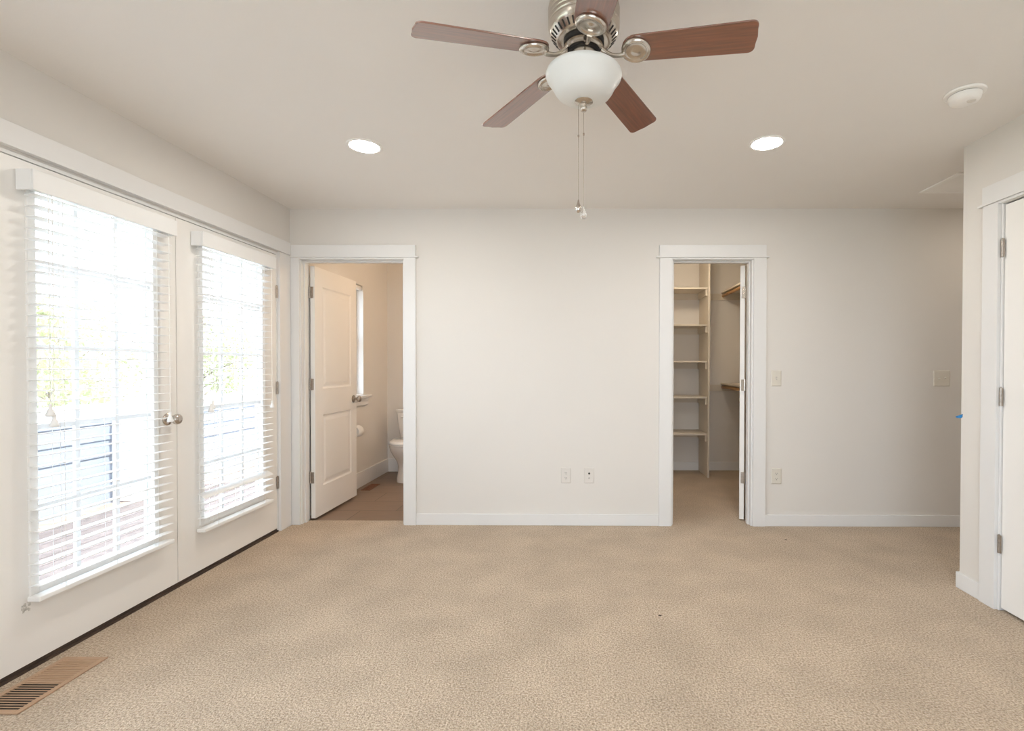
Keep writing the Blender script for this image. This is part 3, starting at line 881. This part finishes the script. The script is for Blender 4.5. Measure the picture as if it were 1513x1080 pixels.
outlet('white duplex outlet low on the back wall, left of the plate with two jacks', -.0615, .387)
outlet('ivory duplex outlet low on the back wall right of the closet doorway, under the switch', 1.560, .386, PLATE)
cx = .1175
t = plate('cable_plate', 'white wall plate with two dark round jacks low on the back wall', 'wall plate', cx, .387)
for dz, r_ in ((.016, .0075), (-.019, .007)):
    b = MB(); b.lathe([(0, YB - .012), (r_ - .002, YB - .012), (r_, YB - .010), (r_, YB - .005), (0, YB - .005)], origin=(cx, 0, .387 + dz), axis='Y', seg=20)
    o = obj('jack', b, DARK if dz > 0 else GREY, t, smooth=40)
    if dz < 0: o['label'] = 'grey jack'
    else: o['label'] = 'black jack'


def switch(label, xc, zc, n, m=PLATE):
    wd = .076 if n == 1 else .124
    t = plate('light_switch', label, 'light switch', xc, zc, wd, .120, m)
    for k in range(n):
        x = xc + (k - (n - 1) / 2) * .046
        b = MB(); b.box(x - .0048, x + .0048, YB - .0072, YB - .005, zc - .012, zc + .012); obj('toggle_frame', b, GREY if n == 1 else m, t)
        b = MB(); up = 1 if k % 2 == 0 else -1
        M = Matrix.Translation((x, YB - .006, zc)) @ Matrix.Rotation(up * math.radians(28), 4, 'X')
        b.box(-.0036, .0036, -.013, 0, -.0042, .0042, M=M); obj('toggle', b, m, t, bevel=.001)
        for dz in (.030, -.030):
            b = MB(); b.lathe([(0, YB - .0072), (.0028, YB - .0070), (.0030, YB - .0058), (0, YB - .0058)], origin=(x, 0, zc + dz), axis='Y', seg=12); obj('screw', b, m, t)
    return t


switch('single ivory toggle light switch on the wall right of the closet doorway', 1.555, 1.140, 1)
switch('double ivory toggle light switch by the right corner recess', 2.820, 1.142, 2)

# ------------------------------------------------------------------ blue tape and lint
b = MB()
ty, tz = YR, .955
b.loft([[(XR - .0006, ty - .012, tz + .014), (XR - .0006, ty - .010, tz - .003), (XR, ty - .010, tz - .003), (XR, ty - .012, tz + .014)],
        [(XR - .0008, ty + .001, tz + .010), (XR - .0008, ty + .001, tz - .010), (XR + .0002, ty + .0006, tz - .010), (XR + .0002, ty + .0006, tz + .010)],
        [(XR - .012, ty + .012, tz + .002), (XR - .012, ty + .012, tz - .010), (XR - .011, ty + .0125, tz - .010), (XR - .011, ty + .0125, tz + .002)],
        [(XR - .019, ty + .016, tz - .002), (XR - .019, ty + .016, tz - .006), (XR - .018, ty + .0165, tz - .006), (XR - .018, ty + .0165, tz - .002)]])
tag(obj('tape_scrap', b, TAPE, off=(XR, ty, tz)), 'small scrap of blue painter tape stuck on the outside corner of the right wall', 'tape')
for x, y, lb in ((1.502, 3.545, 'tiny dark speck of lint on the carpet near the closet doorway'), (.425, 2.457, 'tiny dark speck of lint in the middle of the carpet')):
    b = MB(); b.lathe([(0, 0), (.007, .001), (.006, .003), (0, .004)], origin=(x, y, .0004), seg=9, sx=1.2, sy=.8)
    tag(obj('lint_speck', b, LINT, off=(x, y, 0)), lb, 'lint')

# ------------------------------------------------------------------ closet fittings
SZ = (2.105, 1.697, 1.293, .895, .485)
px0, px1 = 1.474, 1.494
SY0 = 5.555
su = thing('closet_shelving', 'painted built-in shelf tower with five shelves at the back of the closet', 'shelves', (.9, CLY, 0))
b = MB(); b.box(px0, px1, 5.525, CLY - .0135, 0, 2.4395); obj('side_panel', b, SHELF, su, bevel=.0015)
for z in SZ:
    b = MB(); b.box(CLX0 + .001, px0 - .0005, SY0, CLY - .001, z - .019, z); sh = obj('shelf', b, SHELF, su, bevel=.0015)
    b = MB(); b.box(px0 - .0185, px0 - .0005, SY0 + .012, CLY - .02, z - .090, z - .0195); obj('side_cleat', b, SHELF, sh, bevel=.001)
    b = MB(); b.box(CLX0 + .001, px0 - .020, CLY - .019, CLY - .001, z - .090, z - .0195); obj('back_cleat', b, SHELF, sh, bevel=.001)
for zr, lb in ((2.107, 'upper closet shelf with a wooden hanging rod on the right'), (1.035, 'lower closet shelf with a wooden hanging rod on the right')):
    cs = thing('closet_shelf', lb, 'closet shelf', (CLX1, 5.3, zr), group='hanging shelves on the closet right wall')
    b = MB(); b.box(1.728, CLX1 - .001, 4.75, CLY - .021, zr - .019, zr); obj('shelf_board', b, SHELF, cs, bevel=.0015)
    b = MB(); b.box(px1 + .001, CLX1 - .001, CLY - .019, CLY - .001, zr - .095, zr - .0195); b.box(CLX1 - .019, CLX1 - .001, 4.75, CLY - .02, zr - .095, zr - .0195); obj('cleat', b, SHELF, cs)
    b = MB(); b.lathe([(0, 4.76), (.0165, 4.76), (.0165, CLY - .0195), (0, CLY - .0195)], origin=(1.752, 0, zr - .047), axis='Y', seg=24); obj('hanging_rod', b, RODW, cs, smooth=40)
    b = MB(); b.box(1.752 - .012, CLX1 - .02, 5.20, 5.225, zr - .030, zr - .0195); b.box(CLX1 - .045, CLX1 - .02, 5.20, 5.225, zr - .26, zr - .03)
    b.tube([(1.76, 5.2125, zr - .066), (CLX1 - .03, 5.2125, zr - .25)], .006, 8); b.box(1.742, 1.762, 5.20, 5.225, zr - .070, zr - .030)
    obj('bracket', b, PLASTIC, cs)

# ------------------------------------------------------------------ bathroom fittings
TXc, TZ = -1.800, -.012
to = thing('toilet', 'white porcelain toilet half hidden behind the bathroom door casing', 'toilet', (TXc, BAY - .2, TZ))


def rrect(xc, yc, hx, hy, r, n=6):
    out = []
    for (sx, sy, a0) in ((1, 1, 0), (-1, 1, PI / 2), (-1, -1, PI), (1, -1, 1.5 * PI)):
        for k in range(n + 1):
            a = a0 + PI / 2 * k / n
            out.append((xc + sx * (hx - r) + r * math.cos(a), yc + sy * (hy - r) + r * math.sin(a)))
    return out


def egg(xc, yc, hx, front, back, n=40):
    out = []
    for k in range(n):
        a = 2 * PI * k / n; s = math.sin(a)
        out.append((xc + hx * math.cos(a) * (1 - .06 * max(0, -s)), yc + (back if s > 0 else front) * s))
    return out


b = MB()
b.loft([[(x, y, z) for x, y in rrect(TXc, BAY - .115, hx, hy, .035)] for z, hx, hy in ((.375, .165, .075), (.42, .185, .085), (.55, .205, .092), (.70, .222, .096))])
obj('tank', b, PORC, to, smooth=50)
b = MB()
b.loft([[(x, y, z) for x, y in rrect(TXc, BAY - .115, hx, hy, .035)] for z, hx, hy in ((.7005, .226, .100), (.708, .231, .104), (.730, .231, .104), (.738, .222, .096))])
obj('tank_lid', b, PORC, to, smooth=40)
b = MB(); b.lathe([(0, 0), (.012, 0), (.012, .012), (0, .014)], origin=(TXc - .155, BAY - .222, .655), axis='Y', seg=16)
b.tube([(TXc - .155, BAY - .228, .655), (TXc - .085, BAY - .232, .648)], [.008, .006], 10)
obj('flush_handle', b, PORC, to, smooth=40)
b = MB()
yc = BAY - .44
rings = []
for z, hx, fr_, bk in ((TZ, .120, .16, .22), (.03, .118, .155, .22), (.09, .106, .14, .21), (.16, .104, .14, .205), (.22, .122, .175, .205), (.28, .155, .225, .21), (.33, .176, .262, .215), (.365, .184, .276, .22), (.385, .184, .278, .22)):
    rings.append([(x, y, z) for x, y in egg(TXc, yc, hx * 1.05, fr_, bk)])
b.loft(rings)
obj('bowl', b, PORC, to, smooth=60)
b = MB(); b.loft([[(x, y, z) for x, y in egg(TXc, yc, hx, f, .205)] for z, hx, f in ((.387, .195, .282), (.395, .199, .287), (.405, .197, .285))]); obj('seat', b, PORC, to, smooth=50)
b = MB(); b.loft([[(x, y, z) for x, y in egg(TXc, yc, hx, f, .205)] for z, hx, f in ((.408, .196, .284), (.416, .197, .285), (.430, .189, .272), (.437, .157, .225))]); obj('seat_lid', b, PORC, to, smooth=50)

ty0 = 4.80
th_ = thing('toilet_paper_holder', 'white toilet paper holder on the bathroom left wall', 'paper holder', (XL, ty0 + .06, .60))
b = MB()
for y in (ty0 - .012, ty0 + .118):
    b = MB(); b.box(XL, XL + .085, y, y + .010, .587, .613); b.lathe([(0, XL + .0005), (.026, XL + .0005), (.024, XL + .008), (0, XL + .008)], origin=(0, y + .005, .60), axis='X', seg=20)
    obj('arm', b, PORC, th_, smooth=40)
b = MB(); b.lathe([(0, ty0 - .001), (.010, ty0 - .001), (.010, ty0 + .117), (0, ty0 + .117)], origin=(XL + .072, 0, .60), axis='Y', seg=16); obj('spindle', b, PORC, th_, smooth=40)
b = MB(); b.lathe([(.020, ty0 + .004), (.054, ty0 + .004), (.056, ty0 + .008), (.056, ty0 + .108), (.054, ty0 + .112), (.020, ty0 + .112), (.020, ty0 + .004)], origin=(XL + .072, 0, .592), axis='Y', seg=32)
tag(obj('toilet_paper_roll', b, ROLL, off=(XL + .072, ty0 + .058, .592), smooth=40), 'white toilet paper roll hanging on the bathroom left wall', 'toilet paper')

b = MB(); fx0, fx1, fy0, fy1 = -2.125, -2.035, 4.97, 5.23
br = thing('bathroom_register', 'small rust brown floor register in the bathroom tile', 'floor vent', ((fx0 + fx1) / 2, (fy0 + fy1) / 2, -.012))
b.box(fx0, fx0 + .012, fy0, fy1, -.0118, -.007); b.box(fx1 - .012, fx1, fy0, fy1, -.0118, -.007); b.box(fx0 + .012, fx1 - .012, fy0, fy0 + .015, -.0118, -.007); b.box(fx0 + .012, fx1 - .012, fy1 - .015, fy1, -.0118, -.007)
obj('frame', b, RUST, br)
b = MB()
for k in range(12): y = fy0 + .02 + (fy1 - fy0 - .04) * (k + .5) / 12; b.box(fx0 + .012, fx1 - .012, y - .005, y + .005, -.0112, -.0085)
obj('louvers', b, RUST, br)

vl = thing('bathroom_light', 'warm globe light on the bathroom ceiling, out of view', 'ceiling light', (-.85, 4.75, H))
b = MB(); b.lathe([(0, H - .0005), (.07, H - .0005), (.07, H - .02), (.03, H - .03), (0, H - .03)], origin=(-.85, 4.75, 0), seg=32); obj('canopy', b, NICKEL, vl, smooth=40)
b = MB(); b.lathe([(0, H - .19), (.05, H - .178), (.08, H - .145), (.088, H - .11), (.08, H - .075), (.05, H - .042), (.03, H - .031), (0, H - .031)], origin=(-.85, 4.75, 0), seg=32); obj('globe', b, WARM, vl, smooth=60)

cl = thing('closet_fill_light', 'added globe light brightening the closet, out of view', 'ceiling light', (1.20, 4.95, H))  # added fill for the dim closet, no fixture is seen there
b = MB(); b.lathe([(0, H - .0005), (.085, H - .0005), (.085, H - .018), (0, H - .018)], origin=(1.20, 4.95, 0), seg=32); obj('canopy', b, NICKEL, cl, smooth=40)
b = MB(); b.lathe([(0, H - .11), (.05, H - .102), (.085, H - .075), (.098, H - .045), (.090, H - .0185), (0, H - .0185)], origin=(1.20, 4.95, 0), seg=32); obj('globe', b, CLOSET_FILL, cl, smooth=60)

# ------------------------------------------------------------------ outside the French doors
DZ = -.06
b = MB()
n = 15; x0 = -4.35
for k in range(n):
    xa = x0 + k * .1335; b.box(xa, xa + .128, -3.0, 9.5, DZ - .03, DZ)
tag(obj('deck', b, DECK, off=(-3.4, 4, DZ)), 'brown board deck outside the French doors', 'deck', kind='structure')
rw = thing('deck_wall', 'solid deck wall with blue-grey lap siding and a white cap', 'railing', (-4.42, 4.5, DZ))
b = MB()
z = DZ
while z < .80:
    b.loft([[(-4.35, y, z), (-4.362, y, min(z + .15, .83)), (-4.372, y, min(z + .15, .83)), (-4.372, y, z)] for y in (-3.0, 9.5)]); z += .15
b.box(-4.47, -4.372, -3.0, 9.5, DZ - .9, .83)
obj('siding', b, SIDING, rw)
b = MB(); b.box(-4.50, -4.31, -3.0, 9.5, .83, .87); b.box(-4.36, -4.345, -3.0, 9.5, .74, .83); obj('cap', b, EXTW, rw, bevel=.004)
for y, lb in ((4.85, 'white square post at the deck wall seen through the near door'), (7.0, 'white square post at the deck wall seen through the far door')):
    b = MB(); b.box(-4.345, -4.20, y - .13, y + .13, DZ, .828)
    tag(obj('deck_post', b, EXTW, off=(-4.27, y, DZ), bevel=.006), lb, 'post', 'white posts along the deck wall')
b = MB(); b.box(-60, -4.6, -30, 70, -3.2, -3.0)
tag(obj('ground', b, GRASS, off=(-30, 20, -3)), 'green ground below the deck', 'ground', kind='structure')


def tree(x, y, zc, r, m, label, seed, nl=4200):
    R = random.Random(seed)
    t = thing('tree', label, 'tree', (x, y, -3), group='leafy trees beyond the deck')
    b = MB()
    trunk = [(x, y, -3), (x + .1, y + .05, -1.5), (x + .02, y - .1, zc - r * .4), (x + .1, y, zc + r * .4)]
    b.tube(trunk, [.20, .16, .12, .05], 10)
    for k in range(6):
        a = R.uniform(0, 2 * PI); s = Vector((x + .02, y - .08, zc - r * R.uniform(.2, .6)))
        e_ = s + Vector((math.cos(a) * r * .7, math.sin(a) * r * .7, r * R.uniform(.3, .8))); b.tube([s, (s + e_) / 2 + Vector((0, 0, .1)), e_], [.035, .022, .008], 7)
    obj('trunk', b, BARK, t, smooth=60)
    b = MB(); bm = b.bm
    blobs = [(Vector((R.gauss(0, .46) * r, R.gauss(0, .46) * r, R.gauss(0, .46) * r)), R.uniform(.18, .42) * r) for _ in range(24)]
    for k in range(nl):
        c, br_ = R.choice(blobs)
        d = Vector((R.gauss(0, 1), R.gauss(0, 1), R.gauss(0, 1))).normalized() * br_ * (R.random() ** .4)
        p = Vector((x, y, zc)) + c + d
        u = Vector((R.gauss(0, 1), R.gauss(0, 1), R.gauss(0, 1))).normalized(); v_ = u.orthogonal().normalized(); s = R.uniform(.035, .075)
        q = u.cross(v_) * s * .22
        bm.faces.new([bm.verts.new(p - u * s), bm.verts.new(p + v_ * s * .55 + q), bm.verts.new(p + u * s), bm.verts.new(p - v_ * s * .55 + q)])
    obj('crown', b, m, t)


for i, (x, y, zc, r, m, lb) in enumerate((
        (-8.2, 1.6, 1.0, 1.6, LEAF2, 'tree out toward the near edge of the left French door'),
        (-8.6, 6.7, 1.15, 1.75, LEAF1, 'pale green tree straight outside the near French door'),
        (-9.2, 12.0, 1.2, 1.75, LEAF2, 'tree behind the blind of the far French door'),
        (-9.6, 17.6, 1.3, 1.9, LEAF1, 'tree seen at the right edge of the far French door'),
        (-15.0, 14.4, 1.2, 2.0, LEAF2, 'deeper tree between the near and far French doors'))):
    tree(x, y, zc, r, m, lb, 20 + i)
